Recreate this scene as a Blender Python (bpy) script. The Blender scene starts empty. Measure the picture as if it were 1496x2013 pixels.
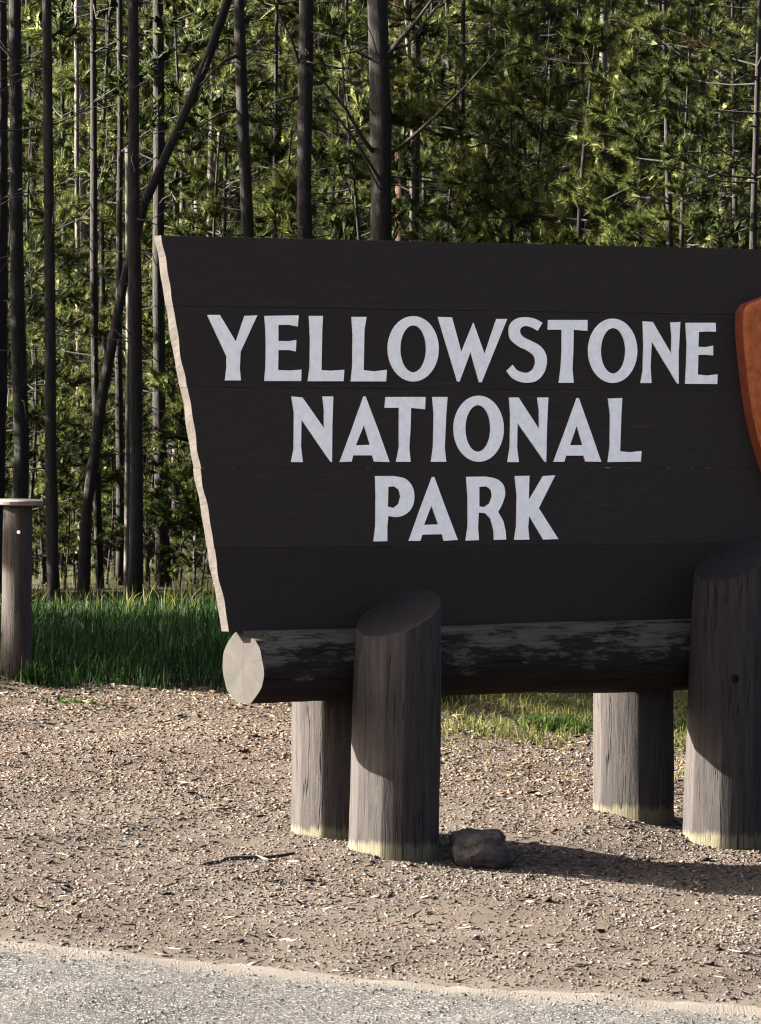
import bpy, bmesh, math, random
import numpy as np
from mathutils import Vector, noise
from mathutils.geometry import tessellate_polygon

R = math.radians
scene = bpy.context.scene
COL = scene.collection

# ------------------------------------------------------------------ camera
PW, PH = 1496.0, 2013.0            # photograph size
FPX = 13000.0                      # focal length in photograph pixels (a strong tele)
HORIZON = 900.0
EYE = 1.67
cam_d = bpy.data.cameras.new("camera")
cam = bpy.data.objects.new("camera", cam_d)
COL.objects.link(cam)
cam_d.sensor_fit = 'VERTICAL'
cam_d.sensor_height = 36.0
cam_d.lens = FPX / PH * 36.0
cam_d.clip_start = 0.5
cam_d.clip_end = 3000
cam.location = (0, 0, EYE)
cam.rotation_euler = (R(90) - math.atan((PH / 2 - HORIZON) / FPX), 0, 0)
scene.camera = cam

# ------------------------------------------------------------------ light
SUN_B, SUN_EL = R(5.0), R(27.5)   # how far the sun stands behind the picture plane, and how high
TO_SUN = Vector((-math.cos(SUN_B) * math.cos(SUN_EL), math.sin(SUN_B) * math.cos(SUN_EL), math.sin(SUN_EL)))
world = bpy.data.worlds.new("World")
scene.world = world
world.use_nodes = True
wn = world.node_tree
sky = wn.nodes.new('ShaderNodeTexSky')
sky.sky_type = 'NISHITA'
sky.sun_disc = False
sky.sun_elevation = SUN_EL
sky.sun_rotation = math.atan2(TO_SUN.x, TO_SUN.y)
sky.altitude = 0
sky.air_density = 0.6
sky.dust_density = 10.0
sky.ozone_density = 0.0
wn.nodes['Background'].inputs['Strength'].default_value = 0.05
wn.links.new(sky.outputs[0], wn.nodes['Background'].inputs['Color'])
sun_d = bpy.data.lights.new("sun", 'SUN')
sun_d.energy = 5.0
sun_d.angle = R(0.5)
sun_d.color = (1.0, 0.93, 0.82)
sun = bpy.data.objects.new("sun", sun_d)
COL.objects.link(sun)
sun.location = (-20, 20, 30)
sun.rotation_euler = (-TO_SUN).to_track_quat('-Z', 'Y').to_euler()
vs = scene.view_settings
vs.view_transform = 'Standard'
vs.look = 'None'
vs.gamma = 1.0
vs.use_curve_mapping = False
vs.exposure = 3.7
scene.cycles.use_denoising = True
scene.cycles.pixel_filter_type = 'BLACKMAN_HARRIS'
scene.cycles.filter_width = 1.2
scene.cycles.max_bounces = 6
scene.cycles.transparent_max_bounces = 4

rng = np.random.default_rng(7)
random.seed(7)

# ------------------------------------------------------------------ frame of the sign
TH = R(35.0)                                        # the sign turns away to the right
UX, UY = math.cos(TH), math.sin(TH)                 # along the sign
VX, VY = math.sin(TH), -math.cos(TH)                # out of its front
OY = FPX * EYE / (1671 - HORIZON)
OX = (773 - PW / 2) / FPX * OY


def ray(px, py):
    return Vector(((px - PW / 2) / FPX, 1.0, (HORIZON - py) / FPX))


def uvz(u, v, z):
    return Vector((OX + u * UX + v * VX, OY + u * UY + v * VY, z))


def on_plane(px, py, v):
    """where a pixel's ray meets the upright plane at distance v in front of the sign's post line: (u, z)"""
    d = ray(px, py)
    # (t*d.x-OX)*VX + (t*d.y-OY)*VY = v
    t = (v + OX * VX + OY * VY) / (d.x * VX + d.y * VY)
    x, y, z = t * d.x, t * d.y, EYE + t * d.z
    return (x - OX) * UX + (y - OY) * UY, z


def softplus(t, k):
    return k * np.logaddexp(0, t / k)


_w = np.random.default_rng(3)
WAVES = [(_w.uniform(-1, 1) * f, _w.uniform(-1, 1) * f, _w.uniform(0, 6.28), a)
         for f, a in ((1.3, .010), (2.1, .010), (3.4, .008), (5.5, .006), (9, .005), (14, .0035), (22, .003), (31, .002))
         for _ in range(3)]


MOUNDS = []
for u_, v_, a_, r_ in ((1.45, -.42, .045, .24), (-.2, -.35, .015, .2)):
    MOUNDS.append((OX + u_ * UX + v_ * VX, OY + u_ * UY + v_ * VY, a_, r_))


def hgt(x, y):
    """height of the ground: a bank that falls towards the road in front of the sign"""
    x = np.asarray(x, float); y = np.asarray(y, float)
    v = (x - OX) * VX + (y - OY) * VY
    vc = -4.35 + softplus(v + 4.35, .25) - softplus(v - 3.6, .25)
    z = -.14 * vc
    b = 0
    for fx, fy, p, a in WAVES:
        b = b + a * np.sin(fx * x + fy * y + p)
    for mx, my, a, r in MOUNDS:
        z = z + a * np.exp(-((x - mx) ** 2 + (y - my) ** 2) / (r * r))
    return z + .55 * b


def ground_px(px, py):
    d = ray(px, py)
    lo, hi = 15.0, 120.0
    for _ in range(60):
        m = (lo + hi) / 2
        if EYE + d.z * m > float(hgt(d.x * m, d.y * m)):
            lo = m
        else:
            hi = m
    return Vector((d.x * lo, d.y * lo, float(hgt(d.x * lo, d.y * lo))))


P1 = ground_px(0, 1848); P2 = ground_px(1496, 1987)
EX, EY = (P2.x - P1.x), (P2.y - P1.y)
_l = math.hypot(EX, EY); EX /= _l; EY /= _l
NX, NY = EY, -EX                                       # from the road's edge towards the camera


# ------------------------------------------------------------------ material helpers
class NT:
    def __init__(self, name, k=.58):
        self.k = k                     # common scale of the colours, set with the exposure
        self.m = bpy.data.materials.new(name)
        self.m.use_nodes = True
        self.t = self.m.node_tree
        self.t.nodes.clear()
        self.out = self.t.nodes.new('ShaderNodeOutputMaterial')

    def n(self, kind, **kw):
        nd = self.t.nodes.new('ShaderNode' + kind)
        for k, v in kw.items():
            setattr(nd, k, v)
        return nd

    def l(self, a, b):
        self.t.links.new(a, b)

    def coord(self, what='Object'):
        return self.n('TexCoord').outputs[what]

    def mapped(self, src, scale=(1, 1, 1)):
        m = self.n('Mapping')
        m.inputs['Scale'].default_value = scale
        self.l(src, m.inputs['Vector'])
        return m.outputs[0]

    def noise(self, vec, scale, detail=4, rough=.6):
        nd = self.n('TexNoise')
        nd.inputs['Scale'].default_value = scale
        nd.inputs['Detail'].default_value = detail
        nd.inputs['Roughness'].default_value = rough
        if vec is not None:
            self.l(vec, nd.inputs['Vector'])
        return nd.outputs['Fac']

    def voronoi(self, vec, scale, out='Color'):
        nd = self.n('TexVoronoi')
        nd.inputs['Scale'].default_value = scale
        self.l(vec, nd.inputs['Vector'])
        return nd.outputs[out]

    def ramp(self, fac, stops):
        r = self.n('ValToRGB')
        e = r.color_ramp.elements
        while len(e) < len(stops):
            e.new(0.5)
        for i, (p, c) in enumerate(stops):
            e[i].position = p
            c = tuple(x * self.k for x in c) if max(c) < .45 else c
            e[i].color = (*c, 1)
        self.l(fac, r.inputs[0])
        return r.outputs[0]

    def step(self, fac, a, b):
        m = self.n('MapRange')
        m.inputs['From Min'].default_value = a
        m.inputs['From Max'].default_value = b
        self.l(fac, m.inputs['Value'])
        return m.outputs[0]

    def math(self, op, a, b):
        m = self.n('Math', operation=op)
        for i, s in enumerate((a, b)):
            if isinstance(s, (int, float)):
                m.inputs[i].default_value = s
            else:
                self.l(s, m.inputs[i])
        return m.outputs[0]

    def mix(self, fac, a, b, mode='MIX'):
        m = self.n('Mix', data_type='RGBA', blend_type=mode)
        for s, k in ((fac, 0), (a, 6), (b, 7)):
            if isinstance(s, (int, float)):
                m.inputs[k].default_value = s
            elif isinstance(s, tuple):
                s = tuple(x * self.k for x in s) if max(s) < .45 else s
                m.inputs[k].default_value = (*s, 1)
            else:
                self.l(s, m.inputs[k])
        return m.outputs[2]

    def bump(self, hgt_, strength=.3, dist=.01):
        b = self.n('Bump')
        b.inputs['Strength'].default_value = strength
        b.inputs['Distance'].default_value = dist
        self.l(hgt_, b.inputs['Height'])
        return b.outputs[0]

    def principled(self, color, rough=.8, normal=None, spec=.3):
        p = self.n('BsdfPrincipled')
        if isinstance(color, tuple):
            p.inputs['Base Color'].default_value = (*color, 1)
        else:
            self.l(color, p.inputs['Base Color'])
        p.inputs['Roughness'].default_value = rough
        p.inputs['Specular IOR Level'].default_value = spec
        if normal is not None:
            self.l(normal, p.inputs['Normal'])
        self.l(p.outputs[0], self.out.inputs['Surface'])
        return p


def mat_soil():
    k = NT('gravelly_soil')
    c = k.coord()
    col = k.ramp(k.noise(c, 260, 3, .7), [(.28, (.033, .026, .0225)), (.5, (.085, .071, .061)), (.72, (.162, .141, .124))])
    big = k.ramp(k.noise(c, 1.3, 4), [(.35, (.80, .70, .62)), (.65, (1.12, 1.08, 1.02))])
    col = k.mix(1.0, col, big, 'MULTIPLY')
    # back of the bank: needle litter and, deep in the wood, dull green floor
    y = k.n('SeparateXYZ'); k.l(c, y.inputs[0])
    far = k.step(k.math('ADD', y.outputs[1], k.math('MULTIPLY', k.noise(c, 2.5, 4), 2.5)), 32.3, 34.5)
    lit = k.ramp(k.noise(c, 7, 6, .7), [(.3, (.02, .016, .010)), (.5, (.028, .030, .012)), (.7, (.06, .052, .03))])
    col = k.mix(far, col, lit)
    # pale dust swept up along the edge of the road
    ed = k.math('ADD', k.math('MULTIPLY', k.math('SUBTRACT', y.outputs[0], P1.x), NX), k.math('MULTIPLY', k.math('SUBTRACT', y.outputs[1], P1.y), NY))
    ed = k.math('ADD', ed, k.math('MULTIPLY', k.noise(c, 4, 5, .7), .5))
    col = k.mix(k.math('MULTIPLY', k.step(ed, -.05, .3), .75), col, k.ramp(k.noise(c, 200, 3, .7), [(.3, (.085, .073, .061)), (.7, (.155, .137, .117))]))
    nrm = k.bump(k.noise(c, 120, 6, .75), .9, .02)
    k.principled(col, .95, nrm, .15)
    return k.m


def mat_chips(name, stops):
    k = NT(name)
    g = k.n('NewGeometry')
    col = k.ramp(g.outputs['Random Per Island'], stops)
    col = k.mix(.5, col, k.ramp(k.noise(k.coord(), 150, 3), [(.3, (.6, .6, .6)), (.7, (1.2, 1.2, 1.2))]), 'MULTIPLY')
    y = k.n('SeparateXYZ'); k.l(k.coord(), y.inputs[0])       # redder bark litter lies towards the grass
    far = k.math('MULTIPLY', k.step(k.math('ADD', y.outputs[1], k.math('MULTIPLY', k.noise(k.coord(), 1.5, 3), 1.6)), 29.0, 31.0), .8)
    col = k.mix(far, col, k.mix(1.0, col, (1.07, .92, .82), 'MULTIPLY'))
    k.principled(col, .9, None, .12)
    return k.m


def mat_asphalt():
    k = NT('worn_asphalt')
    c = k.coord()
    vor = k.voronoi(c, 120)
    sep = k.n('SeparateColor'); k.l(vor, sep.inputs[0])
    agg = k.ramp(sep.outputs[0], [(.0, (.010, .0098, .0096)), (.4, (.030, .029, .028)), (.75, (.066, .064, .061)), (1.0, (.24, .23, .216))])
    dustn = k.noise(c, 5, 5, .65)
    agg = k.mix(k.math('MULTIPLY', k.step(dustn, .45, .8), .6), agg, (.075, .069, .062))
    y = k.n('SeparateXYZ'); k.l(c, y.inputs[0])
    edge = k.math('ADD', y.outputs[1], k.math('MULTIPLY', k.noise(c, 9, 5, .7), .16))
    dust = k.ramp(k.step(edge, .08, .38), [(.0, (1, 1, 1)), (.5, (.75, .75, .75)), (1, (0, 0, 0))])
    sand = k.ramp(k.noise(c, 200, 3, .7), [(.3, (.085, .073, .061)), (.7, (.155, .137, .117))])
    col = k.mix(dust, agg, sand)
    nrm = k.bump(k.voronoi(c, 130, 'Distance'), .8, .006)
    k.principled(col, .9, nrm, .25)
    return k.m


def mat_paint():
    k = NT('dark_brown_paint', 1.0)
    c = k.coord()
    grain = k.noise(k.mapped(c, (3, 3, 60)), 4, 6, .65)
    col = k.ramp(grain, [(.3, (.0200, .0165, .0155)), (.7, (.029, .024, .0215))])
    worn = k.noise(k.mapped(c, (1.2, 1.2, 22)), 3, 8, .75)
    col = k.mix(k.step(worn, .56, .85), col, (.052, .043, .038))
    oi = k.n('ObjectInfo')
    v_ = k.n('HueSaturation'); k.l(col, v_.inputs['Color']); k.l(k.math('ADD', k.math('MULTIPLY', oi.outputs['Random'], .35), .82), v_.inputs['Value'])
    col = v_.outputs[0]
    nrm = k.bump(grain, .35, .006)
    k.principled(col, .75, nrm, .08)
    return k.m


def mat_cut_wood(name='cut_wood'):
    k = NT(name)
    c = k.coord()
    n1 = k.noise(k.mapped(c, (30, 30, 4)), 3, 6, .7)
    col = k.ramp(n1, [(.25, (.035, .030, .026)), (.5, (.050, .043, .038)), (.75, (.066, .058, .051))])
    k.principled(col, .85, k.bump(n1, .4, .004), .2)
    return k.m


def mat_end_grain():
    """pale sawn face of the log: rings round its local X axis and dark drying checks"""
    k = NT('end_grain')
    c = k.coord()
    s = k.n('SeparateXYZ'); k.l(c, s.inputs[0])
    yy, zz = s.outputs[1], s.outputs[2]
    rad = k.math('SQRT', k.math('ADD', k.math('MULTIPLY', yy, yy), k.math('MULTIPLY', zz, zz)), 0)
    rings = k.math('SINE', k.math('MULTIPLY', k.math('ADD', rad, k.math('MULTIPLY', k.noise(c, 9, 4), .03)), 520), 0)
    col = k.ramp(k.step(rings, -1, 1), [(0, (.033, .0312, .0295)), (1, (.041, .039, .037))])
    blot = k.noise(c, 11, 5, .7)
    col = k.mix(1.0, col, k.ramp(blot, [(.3, (.72, .70, .68)), (.7, (1.15, 1.13, 1.1))]), 'MULTIPLY')
    wob = k.math('MULTIPLY', k.math('SUBTRACT', k.noise(c, 26, 3), .5), .012)
    line = 0.0
    for deg, r0, w in ((92, -.09, .0022), (268, .05, .0016), (20, .075, .0014), (165, .06, .0018), (205, .095, .0014), (325, .085, .0016), (55, .10, .0012), (128, .09, .0014), (240, .10, .0012), (345, .11, .0012)):
        ca, sa = math.cos(R(deg)), math.sin(R(deg))
        dist = k.math('ABSOLUTE', k.math('ADD', wob, k.math('SUBTRACT', k.math('MULTIPLY', yy, sa), k.math('MULTIPLY', zz, ca))), 0)
        along = k.math('ADD', k.math('MULTIPLY', yy, ca), k.math('MULTIPLY', zz, sa))
        line = k.math('MAXIMUM', line, k.math('MULTIPLY', k.step(dist, w * 1.6, w * .5), k.step(along, r0, r0 + .02)))
    col = k.mix(k.math('MULTIPLY', line, .7), col, (.016, .013, .011))
    k.principled(col, .9, k.bump(blot, .25, .004), .15)
    return k.m


def mat_log(name, axis, stain=(.02, .0165, .0145), grey=(.115, .104, .084), a=.50, b=.60, base=False, top=False):
    """stained round timber; where the stain has peeled the grey wood shows. axis: grain direction in local space"""
    k = NT(name)
    c = k.coord()
    sc = [26, 26, 26]; sc[axis] = 2.2
    grain = k.noise(k.mapped(c, tuple(sc)), 1.6, 7, .7)
    col = k.ramp(grain, [(.3, tuple(x * .62 for x in stain)), (.7, tuple(x * 1.5 for x in stain))])
    sc2 = [13, 13, 13]; sc2[axis] = 3.2
    peel = k.noise(k.mapped(c, tuple(sc2)), 1.7, 8, .72)
    if top:                                   # weather works on the upper side of a lying log
        s = k.n('SeparateXYZ'); k.l(c, s.inputs[0])
        peel = k.math('ADD', peel, k.math('MULTIPLY', s.outputs[2], .95))
    m = k.step(peel, a, b)
    gcol = k.ramp(grain, [(.3, tuple(x * .55 for x in grey)), (.6, grey)])
    col = k.mix(m, col, gcol)
    if base:                                  # a pale band just above the ground, the stain never reached it
        s = k.n('SeparateXYZ'); k.l(c, s.inputs[0])
        zz = k.math('ADD', s.outputs[2], k.math('MULTIPLY', k.noise(k.mapped(c, (20, 20, 3)), 1.5, 3), .09))
        band = k.step(zz, .085, .060)
        col = k.mix(k.math('MULTIPLY', band, .95), col, (.125, .116, .078))
    sc3 = [16, 16, 16]; sc3[axis] = .7
    ck = k.noise(k.mapped(c, tuple(sc3)), 1.0, 3, .55)
    chk = k.math('MULTIPLY', k.ramp(ck, [(.485, (0, 0, 0)), (.5, (1, 1, 1)), (.515, (0, 0, 0))]), k.step(k.noise(c, 3.1, 2), .42, .52))
    col = k.mix(k.math('MULTIPLY', chk, .8), col, (.006, .005, .005))
    h2 = k.math('SUBTRACT', k.math('ADD', grain, k.math('MULTIPLY', m, .4)), chk)
    k.principled(col, .85, k.bump(h2, .6, .01), .08)
    return k.m


def mat_bark(name, dark, light):
    k = NT(name)
    c = k.coord()
    n1 = k.noise(k.mapped(c, (14, 14, 3)), 3, 6, .7)
    col = k.ramp(n1, [(.3, dark), (.72, light)])
    col = k.mix(k.math('MULTIPLY', k.step(k.noise(k.mapped(c, (7, 7, 4)), 1.3, 5, .7), .58, .68), .5), col, tuple(min(.4, x * 1.6) for x in light))
    k.principled(col, .9, k.bump(n1, .8, .02), .15)
    return k.m


def mat_leaf(name, dark, mid, light, trans=.35, brown=None):
    k = NT(name)
    g = k.n('NewGeometry')
    big = k.noise(k.coord(), 2.8, 3)
    f = k.math('ADD', k.math('MULTIPLY', g.outputs['Random Per Island'], .3), k.math('MULTIPLY', big, .7))
    col = k.ramp(f, [(.30, dark), (.56, mid), (.80, light)])
    if brown:
        col = k.mix(k.step(k.noise(k.coord(), 1.1, 3), .62, .70), col, brown)
    p = k.principled(col, .7, None, .08)
    tr = k.n('BsdfTranslucent')
    k.l(k.mix(1.0, col, (1.1, 1.2, .7), 'MULTIPLY'), tr.inputs['Color'])
    mx = k.n('MixShader')
    mx.inputs[0].default_value = trans
    k.l(p.outputs[0], mx.inputs[1]); k.l(tr.outputs[0], mx.inputs[2])
    k.l(mx.outputs[0], k.out.inputs['Surface'])
    return k.m


def mat_plain(name, color, rough=.8, var=.25, scale=40, bump=.2, kk=.58):
    k = NT(name, kk)
    c = k.coord()
    n1 = k.noise(c, scale, 5, .7)
    col = k.ramp(n1, [(.3, tuple(x * (1 - var) for x in color)), (.7, tuple(min(1, x * (1 + var)) for x in color))])
    k.principled(col, rough, k.bump(n1, bump, .006), .1)
    return k.m


M = dict(
    soil=mat_soil(), asphalt=mat_asphalt(), paint=mat_paint(), cut=mat_cut_wood(), end=mat_end_grain(),
    chips=mat_chips('wood_chips', [(.0, (.05, .036, .027)), (.25, (.11, .083, .065)), (.6, (.17, .138, .112)), (.85, (.20, .168, .142)), (1, (.28, .245, .21))]),
    grit=mat_chips('grit', [(.0, (.028, .024, .022)), (.4, (.078, .067, .060)), (.85, (.125, .110, .099)), (1, (.25, .226, .204))]),
    stones=mat_chips('road_grit', [(.0, (.03, .03, .032)), (.5, (.08, .079, .079)), (.85, (.15, .147, .142)), (1, (.3, .29, .275))]),
    litter=mat_chips('needle_litter', [(.0, (.025, .018, .014)), (.4, (.06, .042, .03)), (.7, (.12, .092, .07)), (1, (.30, .26, .215))]),
    log=mat_log('weathered_log', 0, top=True, a=.515, b=.60),
    post=mat_log('stained_post', 2, stain=(.042, .0375, .0365), grey=(.075, .067, .058), a=.60, b=.72, base=True),
    posttop=mat_plain('post_cut_top', (.02, .018, .019), .8, .3, 30),
    letter=mat_plain('white_letter_paint', (.87, .87, .83), .6, .09, 28, .2, 1.0),
    arrow=mat_plain('arrowhead_brown', (.35, .10, .032), .75, .35, 22, 1.2, 1.0),
    arrowdark=mat_plain('arrowhead_dark_rim', (.17, .046, .024), .6, .2, 20, .4, 1.0),
    rock=mat_plain('rock_stone', (.058, .052, .049), .9, .55, 30, 1.6),
    bollard=mat_log('bollard_wood', 2, stain=(.045, .039, .035), grey=(.085, .074, .064), a=.5, b=.64),
    cap=mat_plain('bollard_cap_wood', (.22, .185, .165), .8, .15, 30),
    reflector=mat_plain('reflector_white', (.85, .85, .83), .3, .02, 30, .0),
    hole=mat_plain('dark_hole', (.012, .010, .009), .9, .1, 30),
    bark=mat_bark('grey_pine_bark', (.012, .011, .0115), (.040, .0355, .034)),
    barkred=mat_bark('red_pine_bark', (.04, .022, .014), (.12, .07, .045)),
    barkpalelit=mat_bark('pale_sunlit_bark', (.055, .048, .042), (.21, .19, .165)),  # pale bark, lightened further so trunks look sunlit in half shade
    deadwood=mat_bark('dead_wood', (.018, .016, .015), (.07, .062, .055)),
    needles=mat_leaf('pine_needles', (.008, .014, .005), (.045, .062, .018), (.30, .30, .11), .16, brown=(.07, .038, .018)),  # dark and light ends also paint shaded gaps and sunlit tufts
    needles2=mat_leaf('young_pine_needles', (.014, .023, .007), (.085, .105, .028), (.43, .42, .155), .22),  # light end raised to paint sun highlights on the shoots
    grass=mat_leaf('tall_grass', (.003, .011, .003), (.010, .032, .008), (.045, .080, .016), .3),
    drygrass=mat_leaf('short_dry_grass', (.045, .055, .014), (.105, .108, .034), (.19, .175, .075), .3),
    weed=mat_leaf('weed_leaves', (.016, .036, .008), (.032, .06, .012), (.065, .09, .024), .3),
    twig=mat_plain('dark_twig', (.06, .045, .038), .9, .3, 60),
)


# ------------------------------------------------------------------ object helpers
def link(name, mesh, mats, parent=None, label=None, cat=None, group=None, kind=None, loc=None):
    o = bpy.data.objects.new(name, mesh)
    COL.objects.link(o)
    if mesh is not None and not mesh.materials:
        for m in (mats if isinstance(mats, (list, tuple)) else [mats]):
            mesh.materials.append(m)
    if parent is not None:
        o.parent = parent
    if loc is not None:
        o.location = loc
    for k_, v_ in (('label', label), ('category', cat), ('group', group), ('kind', kind)):
        if v_:
            o[k_] = v_
    return o


def np_mesh(name, verts, faces, n):
    """faces: (F, n) index array"""
    verts = np.asarray(verts, np.float32); faces = np.asarray(faces, np.int32)
    me = bpy.data.meshes.new(name)
    me.vertices.add(len(verts)); me.vertices.foreach_set('co', verts.ravel())
    me.loops.add(faces.size); me.loops.foreach_set('vertex_index', faces.ravel())
    me.polygons.add(len(faces)); me.polygons.foreach_set('loop_start', np.arange(0, faces.size, n, dtype=np.int32))
    me.update(calc_edges=True)
    return me


def bm_mesh(name, bm, smooth=False, angle=None):
    me = bpy.data.meshes.new(name)
    bm.normal_update()
    bm.to_mesh(me); bm.free()
    if smooth:
        me.polygons.foreach_set('use_smooth', np.ones(len(me.polygons), bool))
        if angle is not None:
            me.set_sharp_from_angle(angle=angle)
    return me


# ------------------------------------------------------------------ ground
def road_d(x, y):
    return (x - P1.x) * NX + (y - P1.y) * NY


def axis(lo, dlo, dhi, hi, step):
    a = np.arange(dlo, dhi + 1e-6, step)
    left, right = [], []
    s, p = step, dlo
    while p > lo:
        s *= 1.35; p -= s; left.append(max(p, lo))
    s, p = step, dhi
    while p < hi:
        s *= 1.35; p += s; right.append(min(p, hi))
    return np.concatenate([left[::-1], a, right])


def grid_mesh(name, xs, ys, zf):
    X, Y = np.meshgrid(xs, ys)
    Z = zf(X, Y)
    v = np.stack([X, Y, Z], -1).reshape(-1, 3)
    nx, ny = len(xs), len(ys)
    i = np.arange(nx * ny).reshape(ny, nx)
    f = np.stack([i[:-1, :-1], i[:-1, 1:], i[1:, 1:], i[1:, :-1]], -1).reshape(-1, 4)
    me = np_mesh(name, v, f, 4)
    me.polygons.foreach_set('use_smooth', np.ones(len(f), bool))
    return me


def ground_z(X, Y):
    return hgt(X, Y) - .04 * np.clip((road_d(X, Y) - .05) / .1, 0, 1)


g_me = grid_mesh('ground', axis(-900, -3, 3.2, 900, .045), axis(-60, 24.0, 33.5, 1500, .045), ground_z)
link('ground', g_me, M['soil'], kind='structure')

# road: local X along the edge, local Y across it towards the camera
xs = axis(-60, -2.2, 5.2, 60, .04)
ys = np.concatenate([np.linspace(0, 1.4, 40), [1.8, 2.5, 3.5, 5, 7, 9]])
XX, YY = np.meshgrid(xs, ys)
jit = .03 * np.sin(XX * 4.1) + .02 * np.sin(XX * 9.7 + 2) + .014 * np.sin(XX * 23 + 1) + .012 * np.sin(XX * 51 + 2) + rng.normal(0, .008, XX.shape)
YY = YY + jit * np.clip(1 - YY / .5, 0, 1)
WX = P1.x + XX * EX + YY * NX; WY = P1.y + XX * EY + YY * NY
ZZ = hgt(WX, WY) + .008
ZZ[0] -= .03
v = np.stack([XX, YY, ZZ - P1.z], -1).reshape(-1, 3)
i = np.arange(XX.size).reshape(XX.shape)
f = np.stack([i[:-1, :-1], i[1:, :-1], i[1:, 1:], i[:-1, 1:]], -1).reshape(-1, 4)
r_me = np_mesh('road', v, f, 4)
r_me.polygons.foreach_set('use_smooth', np.ones(len(f), bool))
road = link('road', r_me, M['asphalt'], kind='structure', loc=P1)
# right-handed frame: X=(EX,EY), Y=(NX,NY) is mirrored, so turn by the edge's angle and flip Y in the mesh
road.rotation_euler = (0, 0, math.atan2(EY, EX))
road.scale = (1, -1, 1) if (EX * NY - EY * NX) < 0 else (1, 1, 1)


def scatter(name, n, xr, yr, size, flat, keep, mat, label, cat, aspect=(.35, .8), lift=.0, sink=.2):
    """many small stones or chips: flattened eight-sided bits lying on the ground"""
    x = rng.uniform(*xr, n); y = rng.uniform(*yr, n)
    k_ = keep(x, y)
    x, y = x[k_], y[k_]; n = len(x)
    a = rng.uniform(size[0], size[1], n) * rng.choice([.6, 1, 1, 1.5], n)
    b = a * rng.uniform(*aspect, n)
    c = np.minimum(a, b) * rng.uniform(*flat, n)
    base = np.array([[1, 0, 0], [0, 1, 0], [-1, 0, 0], [0, -1, 0], [0, 0, 1], [0, 0, -1]], float)
    P = base[None] * np.stack([a, b, c], -1)[:, None, :] * .5
    P = P * rng.uniform(.65, 1.25, P.shape) + rng.normal(0, .05, P.shape) * a[:, None, None]
    tx = rng.normal(0, .25, n)[:, None]; ty = rng.normal(0, .25, n)[:, None]; tz = rng.uniform(0, 6.28, n)[:, None]
    X, Y, Z = P[..., 0], P[..., 1], P[..., 2]
    Y, Z = Y * np.cos(tx) - Z * np.sin(tx), Y * np.sin(tx) + Z * np.cos(tx)
    X, Z = X * np.cos(ty) + Z * np.sin(ty), -X * np.sin(ty) + Z * np.cos(ty)
    X, Y = X * np.cos(tz) - Y * np.sin(tz), X * np.sin(tz) + Y * np.cos(tz)
    zz = hgt(x, y) + lift + c * sink
    V = np.stack([X + x[:, None], Y + y[:, None], Z + zz[:, None]], -1).reshape(-1, 3)
    F = np.array([[0, 1, 4], [1, 2, 4], [2, 3, 4], [3, 0, 4], [1, 0, 5], [2, 1, 5], [3, 2, 5], [0, 3, 5]])
    F = (F[None] + (np.arange(n) * 6)[:, None, None]).reshape(-1, 3)
    return link(name, np_mesh(name, V, F, 3), mat, label=label, cat=cat, kind='stuff')


def patchy(x, y, s, p):
    return np.sin(x * s + p) * np.sin(y * s * 1.3 + 2 * p) + .6 * np.sin(x * s * 2.3 + y * s * 1.7 + p)


scatter('wood_chip_mulch', 140000, (-2.6, 2.8), (26.0, 33.0), (.009, .027), (.10, .24),
        lambda x, y: (rng.random(len(x)) < np.clip(.12 + .16 * (y - 26) + .15 * patchy(x, y, 2.1, .4), .05, 1)) & (road_d(x, y) < -.05),
        M['chips'], 'pale wood chips and bark mulch strewn over the bank', 'wood chips')
scatter('gravel', 110000, (-2.4, 2.7), (24.4, 31.0), (.006, .018), (.35, .8),
        lambda x, y: (rng.random(len(x)) < np.clip(.62 - .05 * (y - 25) + .18 * patchy(x, y, 1.7, 1.4), .1, 1)) & (road_d(x, y) < -.12 + np.abs(rng.normal(0, .16, len(x)))),
        M['grit'], 'fine grey and tan gravel covering the ground along the road', 'gravel', aspect=(.5, 1))
scatter('needle_litter', 16000, (-2.5, 2.7), (24.9, 32.6), (.03, .075), (.3, .8),
        lambda x, y: (road_d(x, y) < -.02) & (rng.random(len(x)) < np.clip(.5 + .35 * patchy(x, y, 2.6, 2.2), .1, 1)),
        M['litter'], 'thin dry needles and wood splinters strewn over gravel and mulch', 'litter', aspect=(.05, .14))
scatter('road_grit', 14000, (-2.2, 2.4), (23.2, 25.6), (.005, .012), (.5, .9),
        lambda x, y: (road_d(x, y) > .12 + .06 * patchy(x, y, 6, .2)) & (road_d(x, y) < 1.3),
        M['stones'], 'loose grey grit scattered over the worn asphalt', 'grit', aspect=(.6, 1), lift=.008)

# ------------------------------------------------------------------ the sign
sign = link('park_sign', None, None, label='large dark brown plank sign with white lettering on round timber posts', cat='sign', loc=(OX, OY, 0))
sign.rotation_euler = (0, 0, TH)
# sign-local axes: X = u along the sign, Y = -v (towards the back), Z up


def P_(u, v, z):
    return Vector((u, -v, z))


BF, BT = -.25, .057           # front plane of the boards, their thickness
LOGV = -.25                   # log axis
# left edge of the board's front, top to bottom
uT, zT = on_plane(317, 463, BF)
uB, zB = on_plane(450, 1240, BF)
_, zTR = on_plane(1496, 490, BF)
uTR = on_plane(1496, 490, BF)[0]
U_END = 3.55
joints_px = [610, 765, 920, 1073]
seams = [zT] + [on_plane(880, p, BF)[1] for p in joints_px] + [zB - .004]


def left_u(z):
    return uT + (uB - uT) * (zT - z) / (zT - zB)


def right_u(z):
    return U_END - (left_u(z) - uT)


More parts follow.
